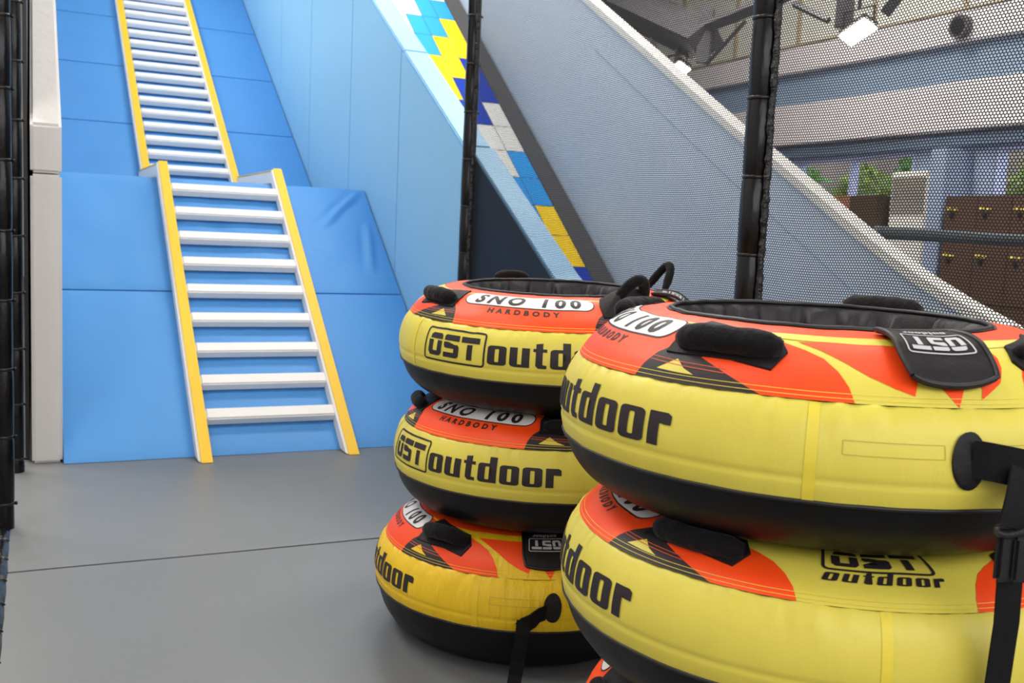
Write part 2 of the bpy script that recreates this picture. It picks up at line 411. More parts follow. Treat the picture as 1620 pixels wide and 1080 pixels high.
# lower ramp -------------------------------------------------------
o = empty('padded_ramp', (1.25, 5.65, 0), 'lower blue padded ramp block rising from the grey floor', 'ramp')
off = Vector(o.location)
MB().prism([(.06, .0), (.35, .0), (3.0, 0), (3.0, 1.52), (2.08, 1.52)], XA+.01-off.x, XB-.01-off.x, mi=0).build('core', M['lock'], o)
def mat_on(o, y0, z0, y1, z1, th, seed, **k):
    ob = wrinkle_slab('ramp_mat', y0-off.y, z0-off.z, y1-off.y, z1-off.z, XA-off.x, XB-off.x, th, 'blue', o, seed=seed, **k); return ob
mat_on(o, 5.60, .012, 5.60+.848/T1, .848, .07, 1.3, ny=60, nx=100, folds=((-.26, 1.20, .0, .98, .02, .006), (.22, 1.2, -.02, .98, .02, .006), (-.2, .62, .0, .46, .02, .005), (.2, .64, .04, .48, .02, .005)))
mat_on(o, 5.60+.856/T1, .856, 5.60+1.60/T1, 1.60, .07, 4.1, ny=80, nx=140, amp=.009, folds=((1.04, 1.18, .62, .66, .030, .026), (1.02, .75, .92, .18, .032, .024), (.98, .98, .80, .80, .02, .006), (.72, .36, .50, .44, .03, .005)))
mat_on(o, 5.60+1.605/T1, 1.60, 9.10, 1.60, .07, 7.7)
# upper ramp -------------------------------------------------------
o2 = empty('padded_ramp', (1.25, 9.1, 1.5), 'upper blue padded ramp of many mats above the platform step', 'ramp')
off = Vector(o2.location)
MB().prism([(0, -1.5), (8.1, -1.5), (8.1, 5.0), (7.95, 5.0), (0.1, 0)], XA+.01-off.x, XB-.01-off.x).build('core', M['lock'], o2)
zs = [1.60, 2.185, 2.845, 3.505, 4.165, 4.825, 5.485, 6.145]
for i in range(len(zs)-1):
    ya = 9.22+(zs[i]-1.6)/T2; yb = 9.22+(zs[i+1]-.008-1.6)/T2
    ob = mat_on(o2, ya, zs[i], yb, zs[i+1]-.008, .07, 11+i*3.3, amp=.008)

# ladders ----------------------------------------------------------
def ladder(y0, z0, L, tan, xl, xr, n_r, s0, ds, name_label, rw=.062, h=.085, plat=False):
    th = math.atan(tan); t = Vector((0, math.cos(th), math.sin(th))); n = Vector((0, -math.sin(th), math.cos(th)))
    o = empty('ladder', (0, y0, z0), name_label, 'ladder', 'padded ladders on the ramp')
    o.location.x = (xl+xr)/2
    fr = Matrix(((1, 0, 0), (0, t.y, n.y), (0, t.z, n.z))).to_4x4()   # local (x,s,h)
    fr = Matrix(((1, 0, 0, 0), (0, t.y, n.y, 0), (0, t.z, n.z, 0), (0, 0, 0, 1)))
    for sgn, x in ((-1, xl), (1, xr)):
        xx = x-o.location.x
        def bar(h0, h1, bev):
            P = [fr @ Vector((0, s_, h_)) for s_, h_ in ((-h0/tan, h0), (L, h0), (L, h1), (-h1/tan, h1))]
            return MB().prism([(p.y, p.z+.002) for p in P], xx-rw/2-(.012 if h0 == 0 else 0), xx+rw/2, bev)
        r = bar(0, h, .006).build('rail', M['white'], o)
        bar(h, h+.009, .002).build('top_board', M['rail'], r)
        sc = MB(); k = .12
        while k < L-.05:
            sc.lathe([(.0045, 0), (.0045, .0012), (.002, .0018)], 8, c=(0, 0, 0)) if False else None
            p = fr @ Vector((xx, k, h+.0085)); b2 = bmesh.new(); bmesh.ops.create_circle(b2, cap_ends=True, radius=.0065, segments=10)
            sc._add(b2, 0, Matrix.Translation(p) @ fr.to_3x3().to_4x4()); k += ds
        sc.build('screws', M['screw'], r)['kind'] = 'stuff'
    for i in range(n_r):
        s = s0+i*ds
        a, b_ = xl-o.location.x+rw/2, xr-o.location.x-rw/2
        bm = MB().box((a+.004, s, .012), (b_-.004, s+.085, h-.012), .009, mtx=fr, seg=3)
        bm.build('rung', M['white'], o)
    if plat:   # level connecting boards that run across the platform
        top = Vector((0, 0, 0))+t*L+n*h
        for x in (xl, xr):
            xx = x-o.location.x
            r = MB().box((xx-rw/2, top.y-.02, top.z-h-.02), (xx+rw/2, top.y+1.50, top.z-.012), .006).build('platform_rail', M['white'], o)
            MB().box((xx-rw/2, top.y+.005, top.z-.011), (xx+rw/2, top.y+1.50, top.z-.003), .002).build('top_board', M['rail'], r)
    return o
HL = .085
# lower ladder: base of rails on the floor in front of the slope
ladder(5.60+.0, -.0, 1.64/math.sin(math.radians(38)), T1, .835, 1.655, 9, .215, .268, 'lower wide ladder with white rungs and yellow rails on the lower blue ramp', plat=True)
ladder(9.24, 1.62, 6.6, T2, .875, 1.625, 24, .10, .255, 'upper ladder with white rungs and yellow rails climbing the upper blue ramp', rw=.062)

# light blue side wall ---------------------------------------------
def topz(y): return 1.109+.6265*(y-4.515)
o = empty('padded_side_wall', (2.44, 9.5, 0), 'light blue padded wall sloping up along the right of the ramp', 'padded wall')
ys = [5.66, 6.89, 8.14, 9.50, 10.78, 12.1, 13.4, 14.7, 16.0]
off = Vector(o.location)
for i in range(len(ys)-1):
    a, b_ = ys[i]+.002, ys[i+1]-.002
    MB().prism([(a-off.y, .0), (b_-off.y, .0), (b_-off.y, topz(b_)-.03), (a-off.y, topz(a)-.03)], 2.352-off.x, 2.52-off.x, .006).build('wall_pad', M['lblue'], o)
for a, b_ in ((5.66, 6.82), (6.825, 10.5), (10.505, 16.0)):
    MB().prism([(a-off.y, topz(a)-.028), (b_-off.y, topz(b_)-.028), (b_-off.y, topz(b_)), (a-off.y, topz(a))], 2.348-off.x, 2.53-off.x, .008).build('top_cap', M['capblue'], o)
# its front end beyond the net
o = empty('padded_side_wall', (2.46, 4.2, 0), 'low navy sided wall with pale blue cap, just behind the net', 'padded wall')
off = Vector(o.location)
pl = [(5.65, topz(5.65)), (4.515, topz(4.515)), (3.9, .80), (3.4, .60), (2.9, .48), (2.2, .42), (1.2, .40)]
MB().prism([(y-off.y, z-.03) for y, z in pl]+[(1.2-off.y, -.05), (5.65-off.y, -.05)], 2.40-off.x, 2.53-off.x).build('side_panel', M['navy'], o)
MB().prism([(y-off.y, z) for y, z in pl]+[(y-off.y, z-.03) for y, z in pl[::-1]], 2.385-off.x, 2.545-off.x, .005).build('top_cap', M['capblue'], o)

# ------------------------------------------------------------------ tubing lane
def lane():
    o = empty('tubing_lane', (3.6, 8.0, 0), 'steep tubing slide lane with blue, yellow and white pixel pattern', 'slide')
    off = Vector(o.location); T = .805
    def Z(y): return max(.06, .940+T*(y-8.201))
    tb = ['w w w w', 'l l w w', 'y l l w', 'y y l l', 'd y y l', 'd d y y', 'w d d y', 'w w d d', 'l w w d', 'l l w w', 'y l l w', 'y y l l', 'd y y l', 'd d y y', 'w d d y', 'w w d d']
    tb = [r.split() for r in tb]
    K = {'l': 0, 'y': 1, 'd': 2, 'w': 3}
    bm = bmesh.new(); mats = [M['t_lb'], M['t_y'], M['t_db'], M['t_w'], M['groove']]
    for r in range(-7, 14):
        y1 = 12.26-.36*r; y0 = y1-.36
        if r >= 0: y1 = 12.26-.36*r; y0 = y1-.36
        for c in range(0, 10):
            x1 = 4.75-.218*c; x0 = max(2.54, x1-.218)
            if x1 <= 2.55: continue
            cc = min(c, 3); rr = (r+1-(c-cc)) % 16
            k = K[tb[rr][cc]] if 0 <= r+1 < 16 or c > 3 else K[tb[rr][cc]]
            g = .004
            vs = [bm.verts.new(Vector((x, y, Z(y)+.004))-off) for x, y in ((x0+g, y0+g), (x1-g, y0+g), (x1-g, y1-g), (x0+g, y1-g))]
            f = bm.faces.new(vs); f.material_index = k
    me = bpy.data.meshes.new('tile_surface'); bm.to_mesh(me); bm.free(); link('tile_surface', me, mats, o)
    b = MB(); yb = 8.201-(.94-.06)/T
    poly = [(1.2, -.06), (15, -.06), (15, Z(15)), (yb, .06), (1.2, .06)]
    b.prism([(y-off.y, z-off.z) for y, z in poly], 2.56-off.x, 4.975-off.x); b.build('lane_bed', M['groove'], o)
    b = MB(); q = [(15, Z(15)+.012), (yb, .072), (1.2, .072), (1.2, .06), (yb, .06), (15, Z(15))]
    b.prism([(y-off.y, z-off.z) for y, z in q], 4.755-off.x, 4.975-off.x); b.build('gutter_strip', M['strip'], o)
lane()
def right_wall():
    o = empty('padded_side_wall', (5.06, 7, 0), 'tall pale grey slide wall with curved white top edge behind the net', 'padded wall')
    off = Vector(o.location)
    top = [(15, 7.21), (8.78, 3.57), (7.447, 2.789), (6.494, 2.228), (6.07, 2.0), (5.6, 1.735), (5.135, 1.471), (4.8, 1.29), (4.509, 1.150), (4.2, 1.02), (3.853, .895), (3.4, .77), (2.9, .67), (2.2, .60), (1.2, .56)]
    MB().prism([(y-off.y, z-.04) for y, z in top]+[(1.2-off.y, -.05), (15-off.y, -.05)], 5.0-off.x, 5.12-off.x).build('side_panel', M['wallside'], o)
    MB().prism([(y-off.y, z) for y, z in top]+[(y-off.y, z-.07) for y, z in top[::-1]], 4.985-off.x, 5.135-off.x).build('top_edge', M['wallcap'], o)
    b = MB()
    for d in (.42,):
        b.prism([(y-off.y, z-d) for y, z in top[1:11]]+[(y-off.y, z-d-.006) for y, z in top[1:11][::-1]], 4.995-off.x, 5.0-off.x)
    b.build('seam', M['beamb'], o)
right_wall()

# ------------------------------------------------------------------ left padded wall
o = empty('padded_side_wall', (.05, 7, 0), 'cream white padded wall edge standing left of the blue ramp', 'padded wall')
off = Vector(o.location); xa, xb = -.018-off.x, .128-off.x
MB().prism([(5.66-7, .0), (9-7, .0), (9-7, 1.50), (5.66-7, 1.50)], xa, xb, .012).build('wall_pad', M['cream'], o)
MB().prism([(5.66-7, 1.506), (16-7, 1.506), (16-7, 1.75+.6265*(16-5.66)), (5.66-7, 1.75)], xa, xb, .014).build('wall_pad', M['cream'], o)
# dark padding board closing the gap to the posts
MB().box((-.05, 5.75, 0), (-.03, 12, 5.0)).build('backing_board', M['lock'], o).location = -off

# ------------------------------------------------------------------ net posts
def net_post(x, y, r, z1, label, dz=.28, ph=.1, seg=22, roll=False):
    o = empty('net_post', (x, y, -.055), label, 'post', 'black padded net posts')
    prof = []; z = 0; k = 0; zz = ph
    b = MB(); cuts = [0]+[ph+i*dz for i in range(int((z1-ph)/dz)+1)]+[z1]
    rnd = random.Random(int(y*100)); pr = []
    for a, c in zip(cuts[:-1], cuts[1:]):
        if c-a < .02: continue
        q = r*rnd.uniform(.97, 1.03)
        pr += [(r*.9, a+.002), (q*.99, a+.014), (q*1.02, (a+c)/2), (q*.99, c-.014), (r*.9, c-.002)]
    b.lathe(pr, seg); b.build('sleeve', M['sleeve'], o, True)
    for c in cuts[1:-1]:
        q = MB(); q.lathe([(r*1.01, c-.006), (r*1.04, c-.005), (r*1.04, c+.005), (r*1.01, c+.006)], seg)
        q.box((r*1.0, -.006, c-.007), (r*1.0+.012, .006, c+.007), .002); q.build('cable_tie', M['tie'], o, True)
    if roll:   # bunched edge of the net lashed along the post
        q = MB(); zz = [i*.02 for i in range(int(z1/.02))]
        q.tube([(rnd.uniform(-.003, .003), -r-.010+rnd.uniform(-.003, .003), z) for z in zz], [.013*rnd.uniform(.8, 1.2) for z in zz], 8)
        q.build('net_edge', M['roll'], o)
    return o
net_post(2.36, 5.60, .041, 3.6, 'black padded net post at the right front corner of the ramp', ph=.11, roll=True)
net_post(2.36, 2.92, .050, 3.0, 'thick black padded net post behind the front tubes', ph=.20, roll=True)
net_post(-.115, 4.50, .034, 3.2, 'glossy black net post at the far left, nearer of the two', ph=.16)
net_post(-.085, 5.50, .033, 3.4, 'glossy black net post at the left, beside the cream pad', ph=.12)
o = empty('floor_rail', (-.125, 3.0, -.02), 'glossy black padded tube lying along the left floor edge', 'padded tube')
pr = MB(); pts = []; rad = []
y = -1.8
while y < 1.46:
    pts += [(0, y+.004, 0), (0, y+.02, 0), (0, y+.12, 0), (0, y+.22, 0), (0, y+.236, 0)]; rad += [.029, .034, .036, .034, .029]; y += .24
pr.tube(pts, rad, 18).build('sleeve', M['sleeve'], o, True)
y = -1.8+.238
while y < 1.4:
    MB().tube([(0, y-.005, 0), (0, y+.005, 0)], .0365, 18).build('cable_tie', M['tie'], o, True); y += .24
MB().box((-.02, -1.8, -.0375), (.02, 1.5, -.030)).build('base_strip', M['tie'], o)

# ------------------------------------------------------------------ nets (every mesh hole is real)
def hex_net(name, y0, y1, z0, z1, x, label, px=.0116, pz=.0085, hole=.70):
    nc = int((y1-y0)/px); nr = int((z1-z0)/pz)
    jj, ii = np.meshgrid(np.arange(nr), np.arange(nc), indexing='ij')
    cy = y0+px*(ii+.5*(jj % 2)+.5); cz = z0+pz*(jj+.7)
    cy = cy.ravel(); cz = cz.ravel(); n = len(cy)
    rz = pz*2/3
    hx = np.array([0, px/2, px/2, 0, -px/2, -px/2]); hz = np.array([rz, rz/2, -rz/2, -rz, -rz/2, rz/2])
    V = np.zeros((n, 12, 3), np.float32)
    wob = lambda yy, zz: .010*np.sin(yy*2.1+zz*1.3)+.004*np.sin(yy*7.3-zz*5.1)
    dist = lambda yy, zz: (.005*np.sin(zz*9+yy*3), .005*np.sin(yy*8+zz*2))
    for k in range(6):
        for s, sc in ((0, 1), (6, hole)):
            yy = cy+hx[k]*sc; zz = cz+hz[k]*sc; a, b = dist(yy, zz)
            V[:, k+s, 0] = wob(yy, zz)*np.sin(PI*np.clip((yy-y0)/(y1-y0), 0, 1)); V[:, k+s, 1] = yy+a; V[:, k+s, 2] = zz+b
    bi = (np.arange(n)*12)[:, None, None]
    f = np.array([[k, (k+1) % 6, (k+1) % 6+6, k+6] for k in range(6)])[None]
    F = (bi+f).reshape(-1, 4)
    base = np.array([0, (y0+y1)/2, z0], np.float32); V = V.reshape(-1, 3)-base
    me = bpy.data.meshes.new(name); me.vertices.add(len(V)); me.vertices.foreach_set('co', V.ravel())
    me.loops.add(F.size); me.loops.foreach_set('vertex_index', F.ravel().astype(np.int32))
    me.polygons.add(len(F)); me.polygons.foreach_set('loop_start', np.arange(0, F.size, 4, dtype=np.int32))
    me.update(calc_edges=True)
    o = empty(name, (x, (y0+y1)/2, z0), label, 'net', 'black safety nets')
    m = link('netting', me, M['net'], o)
    b = MB(); Y0, Y1, H = y0-(y0+y1)/2, y1-(y0+y1)/2, z1-z0
    b.tube([(0, Y0, 0), (0, Y1, 0), (0, Y1, H), (0, Y0, H), (0, Y0, 0)], .006, 6); b.build('border_cord', M['net'], o)
    return o
hex_net('safety_net', 2.975, 5.555, .1, 2.80, 2.36, 'fine black hexagonal net between the two tall posts on the right')
hex_net('safety_net', 1.25, 2.865, .1, 2.45, 2.36, 'fine black hexagonal net right of the thick middle post')

# ------------------------------------------------------------------ lettering glyphs as polygons, unit = cap height
def rr(x0, y0, x1, y1, r, n=4):
    r = min(r, (x1-x0)/2, (y1-y0)/2); P = []
    for cx, cy, a0 in ((x1-r, y1-r, 0), (x0+r, y1-r, 90), (x0+r, y0+r, 180), (x1-r, y0+r, 270)):
        for i in range(n+1):
            a = math.radians(a0+90*i/n); P.append((cx+r*math.cos(a), cy+r*math.sin(a)))
    return P
def ring(o_, i_):
    n = len(o_); return [[o_[k], o_[(k+1) % n], i_[(k+1) % n], i_[k]] for k in range(n)]
def g_o(w=.44, h=.74, t=.172): return ring(rr(0, 0, w, h, .10), rr(t, .12, w-t, h-.12, .03)), w
def g_u(w=.44, h=.74, t=.172):
    return [[(0, h), (0, .1), (.03, .03), (.1, 0), (t, 0), (t, h)], [(w-t, 0), (w, 0), (w, h), (w-t, h)], [(t, 0), (w-t, 0), (w-t, .11), (t, .11)]], w
def g_t(w=.30, h=.96):
    return [[(.06, .1), (.12, 0), (.30, 0), (.30, .12), (.21, .14), (.21, h), (.06, h-.04)], [(0, .62), (.30, .62), (.30, .74), (0, .74)]], .30
def g_d(w=.44, t=.172):
    r, _ = g_o(w, .74, t); return r+[[(w-t, 0), (w, 0), (w, 1.0), (w-t, 1.0)]], w
def g_r(w=.34, t=.172):
    return [[(0, 0), (t, 0), (t, .74), (0, .74)], [(t, .50), (.22, .60), (w-.11, .60), (w-.11, .48), (w, .48), (w, .68), (w-.06, .74), (t, .74)]], w
def outdoor(h, wsc=1.0, shear=0, gap=.055):
    P = []; x = 0
    for g in (g_o, g_u, g_t, g_d, g_o, g_o, g_r):
        pl, w_ = g()
        for p in pl: P.append([((x+a*wsc+b*shear)*h, b*h) for a, b in p])
        x += w_*wsc+gap
    return P, (x-gap)*h
def ust(h):
    """stencilled U S T: a bar along the top, a thin gap, then the letter bodies"""
    P = []
    P += [[(.06, .74), (.86, .74), (.86, .90), (.76, 1.0), (.20, 1.0), (.08, .92)]]
    P += [[(.0, .67), (0, .14), (.12, 0), (.28, 0), (.28, .67)], [(.58, .67), (.58, 0), (.74, 0), (.86, .14), (.86, .67)], [(.28, 0), (.58, 0), (.58, .2), (.28, .2)]]
    P += [[(1.0, .74), (1.86, .74), (1.86, 1.0), (1.08, 1.0), (1.0, .92)]]
    P += [[(1.0, .67), (1.0, .50), (1.08, .40), (1.62, .40), (1.62, .58), (1.28, .58), (1.28, .67)], [(1.60, .58), (1.60, .22), (1.0, .22), (1.0, 0), (1.78, 0), (1.88, .1), (1.88, .48), (1.80, .58)]]
    P += [[(1.98, .74), (2.94, .74), (2.94, 1.0), (1.98, 1.0)], [(2.32, .67), (2.32, 0), (2.60, 0), (2.60, .67)]]
    return [[(a*h, b*h) for a, b in p] for p in P], 2.94*h
def frame_poly(x0, y0, x1, y1, t, r): return ring(rr(x0, y0, x1, y1, r), rr(x0+t, y0+t, x1-t, y1-t, max(r-t, .0005)))
def shift(P, dx, dy, s=1): return [[(a*s+dx, b*s+dy) for a, b in p] for p in P]
_tc = {}
def font_polys(text, size, bold=.0, spacing=1.0, shear=0):
    key = (text, size, bold, spacing, shear)
    if key in _tc: return _tc[key]
    cu = bpy.data.curves.new('t', 'FONT'); cu.body = text; cu.size = size; cu.offset = bold; cu.space_character = spacing; cu.shear = shear
    cu.resolution_u = 3; cu.align_x = 'CENTER'
    ob = bpy.data.objects.new('t', cu); C.objects.link(ob); dg = bpy.context.evaluated_depsgraph_get()
    me = bpy.data.meshes.new_from_object(ob.evaluated_get(dg))
    P = [[(me.vertices[i].co.x, me.vertices[i].co.y) for i in p.vertices] for p in me.polygons]
    bpy.data.objects.remove(ob); bpy.data.curves.remove(cu); bpy.data.meshes.remove(me); _tc[key] = P
    return P

# ------------------------------------------------------------------ snow tube
SEAM_Z = .30
def catmull(pts, n=6):
    out = []
    for i in range(len(pts)-1):
        p0 = pts[max(i-1, 0)]; p1 = pts[i]; p2 = pts[i+1]; p3 = pts[min(i+2, len(pts)-1)]
        for k in range(n):
            t = k/n; out.append(tuple(.5*((2*p1[j])+(-p0[j]+p2[j])*t+(2*p0[j]-5*p1[j]+4*p2[j]-p3[j])*t*t+(-p0[j]+3*p1[j]-3*p2[j]+p3[j])*t**3) for j in range(2)))
    out.append(pts[-1]); return out
class Prof:
    def __init__(s, crest, bot=0):
        if crest > .345: top = [(.467, .300), (.446, .328), (.415, .353), (.385, .372), (.35, .382), (.318, .386), (.292, .385)]
        else: top = [(.467, .300), (.446, .300+(crest-.3)*.45), (.415, .300+(crest-.3)*.80), (.385, crest), (.35, crest), (.318, crest), (.292, crest-.002)]
        if crest > .345:
            k = (crest-.300)/.085; top = [(r, .300+(z-.300)*k) for r, z in top]
        side = [(.467, .300), (.484, .276), (.495, .245), (.500, .21), (.498, .175), (.492, .150), (.486, .128), (.472, .085), (.450, .048), (.42, .02), (.385, .004), (.34, 0), (.27, .004)]
        side = [(r, z if z >= .15 else .15-(.15-z)*(1-bot/.15)) for r, z in side]
        s.top = catmull(top, 6); s.side = catmull(side, 6)
        s.tl = s.cum(s.top); s.sl = s.cum(s.side); s.Lt = s.tl[-1]
        s.bi = 5*6   # index of yellow/black boundary on the side
    def cum(s, P):
        c = [0]
        for a, b in zip(P[:-1], P[1:]): c.append(c[-1]+math.hypot(a[0]-b[0], a[1]-b[1]))
        return c
    def at(s, v):
        P, Lc = (s.top, s.tl) if v >= 0 else (s.side, s.sl); a = min(abs(v), Lc[-1]-1e-6)
        i = 0
        while Lc[i+1] < a: i += 1
        f = (a-Lc[i])/(Lc[i+1]-Lc[i]); p, q = P[i], P[i+1]
        r = p[0]+(q[0]-p[0])*f; z = p[1]+(q[1]-p[1])*f
        # smooth tangent
        def tan(j):
            A = P[max(j-1, 0)]; B = P[min(j+1, len(P)-1)]; d = (B[0]-A[0], B[1]-A[1]); l = math.hypot(*d) or 1; return d[0]/l, d[1]/l
        t0, t1 = tan(i), tan(i+1); t = (t0[0]+(t1[0]-t0[0])*f, t0[1]+(t1[1]-t0[1])*f)
        nr, nz = (t[1], -t[0]) if v >= 0 else (-t[1], t[0])
        if v >= 0 and nz < 0: nr, nz = -nr, -nz
        if v < 0 and nr < 0: nr, nz = -nr, -nz
        l = math.hypot(nr, nz); return r, z, nr/l, nz/l
class Shell:
    def __init__(s, crest, seed, gather=1.0, bot=0):
        s.p = Prof(crest, bot); s.seed = seed; s.g = gather
    def pos(s, phi, v, off=0):
        r, z, nr, nz = s.p.at(v); a = math.radians(phi)
        d = 0
        if v < 0:
            d += s.g*.0045*math.exp(-((abs(v)-.012)/.03)**2)*noise.noise(Vector((math.cos(a)*22, math.sin(a)*22, s.seed)))
            d += .0016*noise.noise(Vector((math.cos(a)*9, math.sin(a)*9, v*10+s.seed)))
            e = abs(v); d += -.0018*math.exp(-(e/.004)**2)-.0022*math.exp(-((e-.122)/.004)**2)
        else:
            d += .0018*noise.noise(Vector((math.cos(a)*7, math.sin(a)*7, v*12+s.seed)))*min(1, v/.02)
        r += nr*(d+off); z += nz*(d+off)
        return Vector((r*math.sin(a), -r*math.cos(a), z))
def shell_mesh(sh, vs, seg=432):
    bm = bmesh.new(); rings = []
    for v in vs: rings.append([bm.verts.new(sh.pos(k*360/seg, v)) for k in range(seg)])
    for i in range(len(vs)-1):
        for k in range(seg): bm.faces.new((rings[i][k], rings[i][(k+1) % seg], rings[i+1][(k+1) % seg], rings[i+1][k]))
    return bm
def add_decal(bm, sh, polys, off, mi, du=2.5, dv=.012):
    """polys in (phi degrees, v metres): cut along the grid, then wrapped onto the shell"""
    d = bmesh.new()
    for p in polys:
        try: d.faces.new([d.verts.new((x/10, y*10, 0)) for x, y in p])
        except Exception: pass
    bmesh.ops.triangulate(d, faces=d.faces[:])
    if not d.verts: d.free(); return
    xs = [v.co.x for v in d.verts]; ys = [v.co.y for v in d.verts]
    st = du/10; k = math.ceil(min(xs)/st)
    while k*st < max(xs):
        bmesh.ops.bisect_plane(d, geom=d.verts[:]+d.edges[:]+d.faces[:], plane_co=(k*st, 0, 0), plane_no=(1, 0, 0), dist=1e-6); k += 1
    st = dv*10; k = math.ceil(min(ys)/st)
    while k*st < max(ys):
        bmesh.ops.bisect_plane(d, geom=d.verts[:]+d.edges[:]+d.faces[:], plane_co=(0, k*st, 0), plane_no=(0, 1, 0), dist=1e-6); k += 1
    mp = {}
    for v in d.verts: mp[v.index if False else v] = bm.verts.new(sh.pos(v.co.x*10, v.co.y/10, off))
    for f in d.faces:
        try:
            nf = bm.faces.new([mp[v] for v in f.verts]); nf.material_index = mi
        except Exception: pass
    d.free()
def arc_x(P, phi0, rad, v0): return [[(phi0+math.degrees(a/rad), v0+b) for a, b in p] for p in P]
def strip_v(pts_bot, pts_top):
    """quad strip between two polylines in (phi, v)"""
    return [[pts_bot[i], pts_bot[i+1], pts_top[i+1], pts_top[i]] for i in range(len(pts_bot)-1)]
def slab(sh, poly, off, th, mm, name, parent, du=2.5, dv=.012, mats=None):
    """cloth patch with thickness wrapped on the tube"""
    bm = bmesh.new(); add_decal(bm, sh, [poly], off, 0, du, dv); bmesh.ops.remove_doubles(bm, verts=bm.verts[:], dist=1e-5)
    bm.normal_update(); e = [x for x in bm.edges if x.is_boundary]
    nrm = {}
    r = bmesh.ops.extrude_edge_only(bm, edges=e)
    for v in [g for g in r['geom'] if isinstance(g, bmesh.types.BMVert)]:
        a = math.atan2(v.co.x, -v.co.y); v.co.z -= th; v.co.x -= th*.4*math.sin(a); v.co.y += th*.4*math.cos(a)
    me = bpy.data.meshes.new(name); bm.to_mesh(me); bm.free()
    return link(name, me, mats or [M[mm]], parent, False)
def handle(sh, o, ph, style, flip=1):
    L = sh.p.Lt; t = lambda f: f*L
    P = [(ph-14*flip, t(.26)), (ph-14*flip, t(.50)), (ph-11*flip, t(.74)), (ph-2*flip, t(.66)), (ph+11*flip, t(.56)), (ph+13.5*flip, t(.40)), (ph+11*flip, t(.21)), (ph+2*flip, t(.27))]
    h = None
    hgt, lean, half, rad, vv = {'flat': (.010, .004, 12, .0225, .40), 'loop': (.085, .0, 8, .017, .50), 'wide': (.004, .0, 12.5, .029, .55), 'tall': (.10, .0, 8, .0145, .5), 'side': (.004, .010, 12, .020, .38), 'arch': (.024, .012, 11, .024, .44), 'low': (.004, .0, 11, .016, .45), 'back': (.014, .0, 10, .016, .62)}[style]
    n = 22; pts = []; rads = []
    c = sh.pos(ph, t(vv)); _, _, nr, nz = sh.p.at(t(vv)); a = math.radians(ph)
    N = Vector((nr*math.sin(a), -nr*math.cos(a), nz)); R = Vector((math.sin(a), -math.cos(a), 0))
    for i in range(n+1):
        f = -1+2*i/n; q = sh.pos(ph+half*f*(1-.12*(1-abs(f)))*1.0, t(vv), .008)
        sq = (1-abs(f)**(4.5 if style in ('flat', 'side', 'low') else 2.4))
        q = q+N*hgt*sq+R*lean*sq
        pts.append(q); rr_ = rad*(.62+.38*min(1, (1-abs(f))*5)); rads.append(rr_*(1+.025*math.sin(i*1.1+ph)))
    h = MB(); h.tube(pts, rads, 16, upv=tuple(N)); hb = h.build('handle', M['neo'], o, True)
    slab(sh, P, .0045, .005, 'patch', 'handle_patch', hb)
    if style == 'loop':      # cloth pulled up into a tent by the loop
        tb = bmesh.new(); ap = [tb.verts.new(sh.pos(ph-5*flip, t(.52))+N*.062), tb.verts.new(sh.pos(ph+5*flip, t(.52))+N*.055)]
        rg = [tb.verts.new(sh.pos(a_, v_, .004)) for a_, v_ in P]
        cn = [0 if (a_-ph)*flip < 0 else 1 for a_, v_ in P]
        for i in range(len(P)):
            j = (i+1) % len(P)
            tb.faces.new((rg[i], rg[j], ap[cn[i]]))
            if cn[i] != cn[j]: tb.faces.new((rg[j], ap[cn[j]], ap[cn[i]]))
        bmesh.ops.recalc_face_normals(tb, faces=tb.faces[:])
        bmesh.ops.subdivide_edges(tb, edges=tb.edges[:], cuts=3, use_grid_fill=True, smooth=.35)
        me = bpy.data.meshes.new('handle_cloth'); tb.to_mesh(me); tb.free(); link('handle_cloth', me, [M['patch']], hb, True)
    return hb
def ribbon(name, pts, wid, th, mm, parent, across):
    """flat strap along pts; across = direction(s) of its width"""
    bm = bmesh.new(); n = len(pts); rings = []
    for i in range(n):
        p = Vector(pts[i]); t = (Vector(pts[min(i+1, n-1)])-Vector(pts[max(i-1, 0)])).normalized()
        a = Vector(across[i] if isinstance(across[0], (tuple, Vector, list)) else across); a = (a-t*a.dot(t)).normalized(); nn = a.cross(t)
        rings.append([bm.verts.new(p+a*wid/2*x+nn*th/2*y) for x, y in ((-1, -1), (1, -1), (1, 1), (-1, 1))])
    for i in range(n-1):
        for k in range(4): bm.faces.new((rings[i][k], rings[i][(k+1) % 4], rings[i+1][(k+1) % 4], rings[i+1][k]))
    bm.faces.new(rings[0][::-1]); bm.faces.new(rings[-1]); bmesh.ops.recalc_face_normals(bm, faces=bm.faces[:])
    me = bpy.data.meshes.new(name); bm.to_mesh(me); bm.free()
    return link(name, me, [M[mm]], parent)

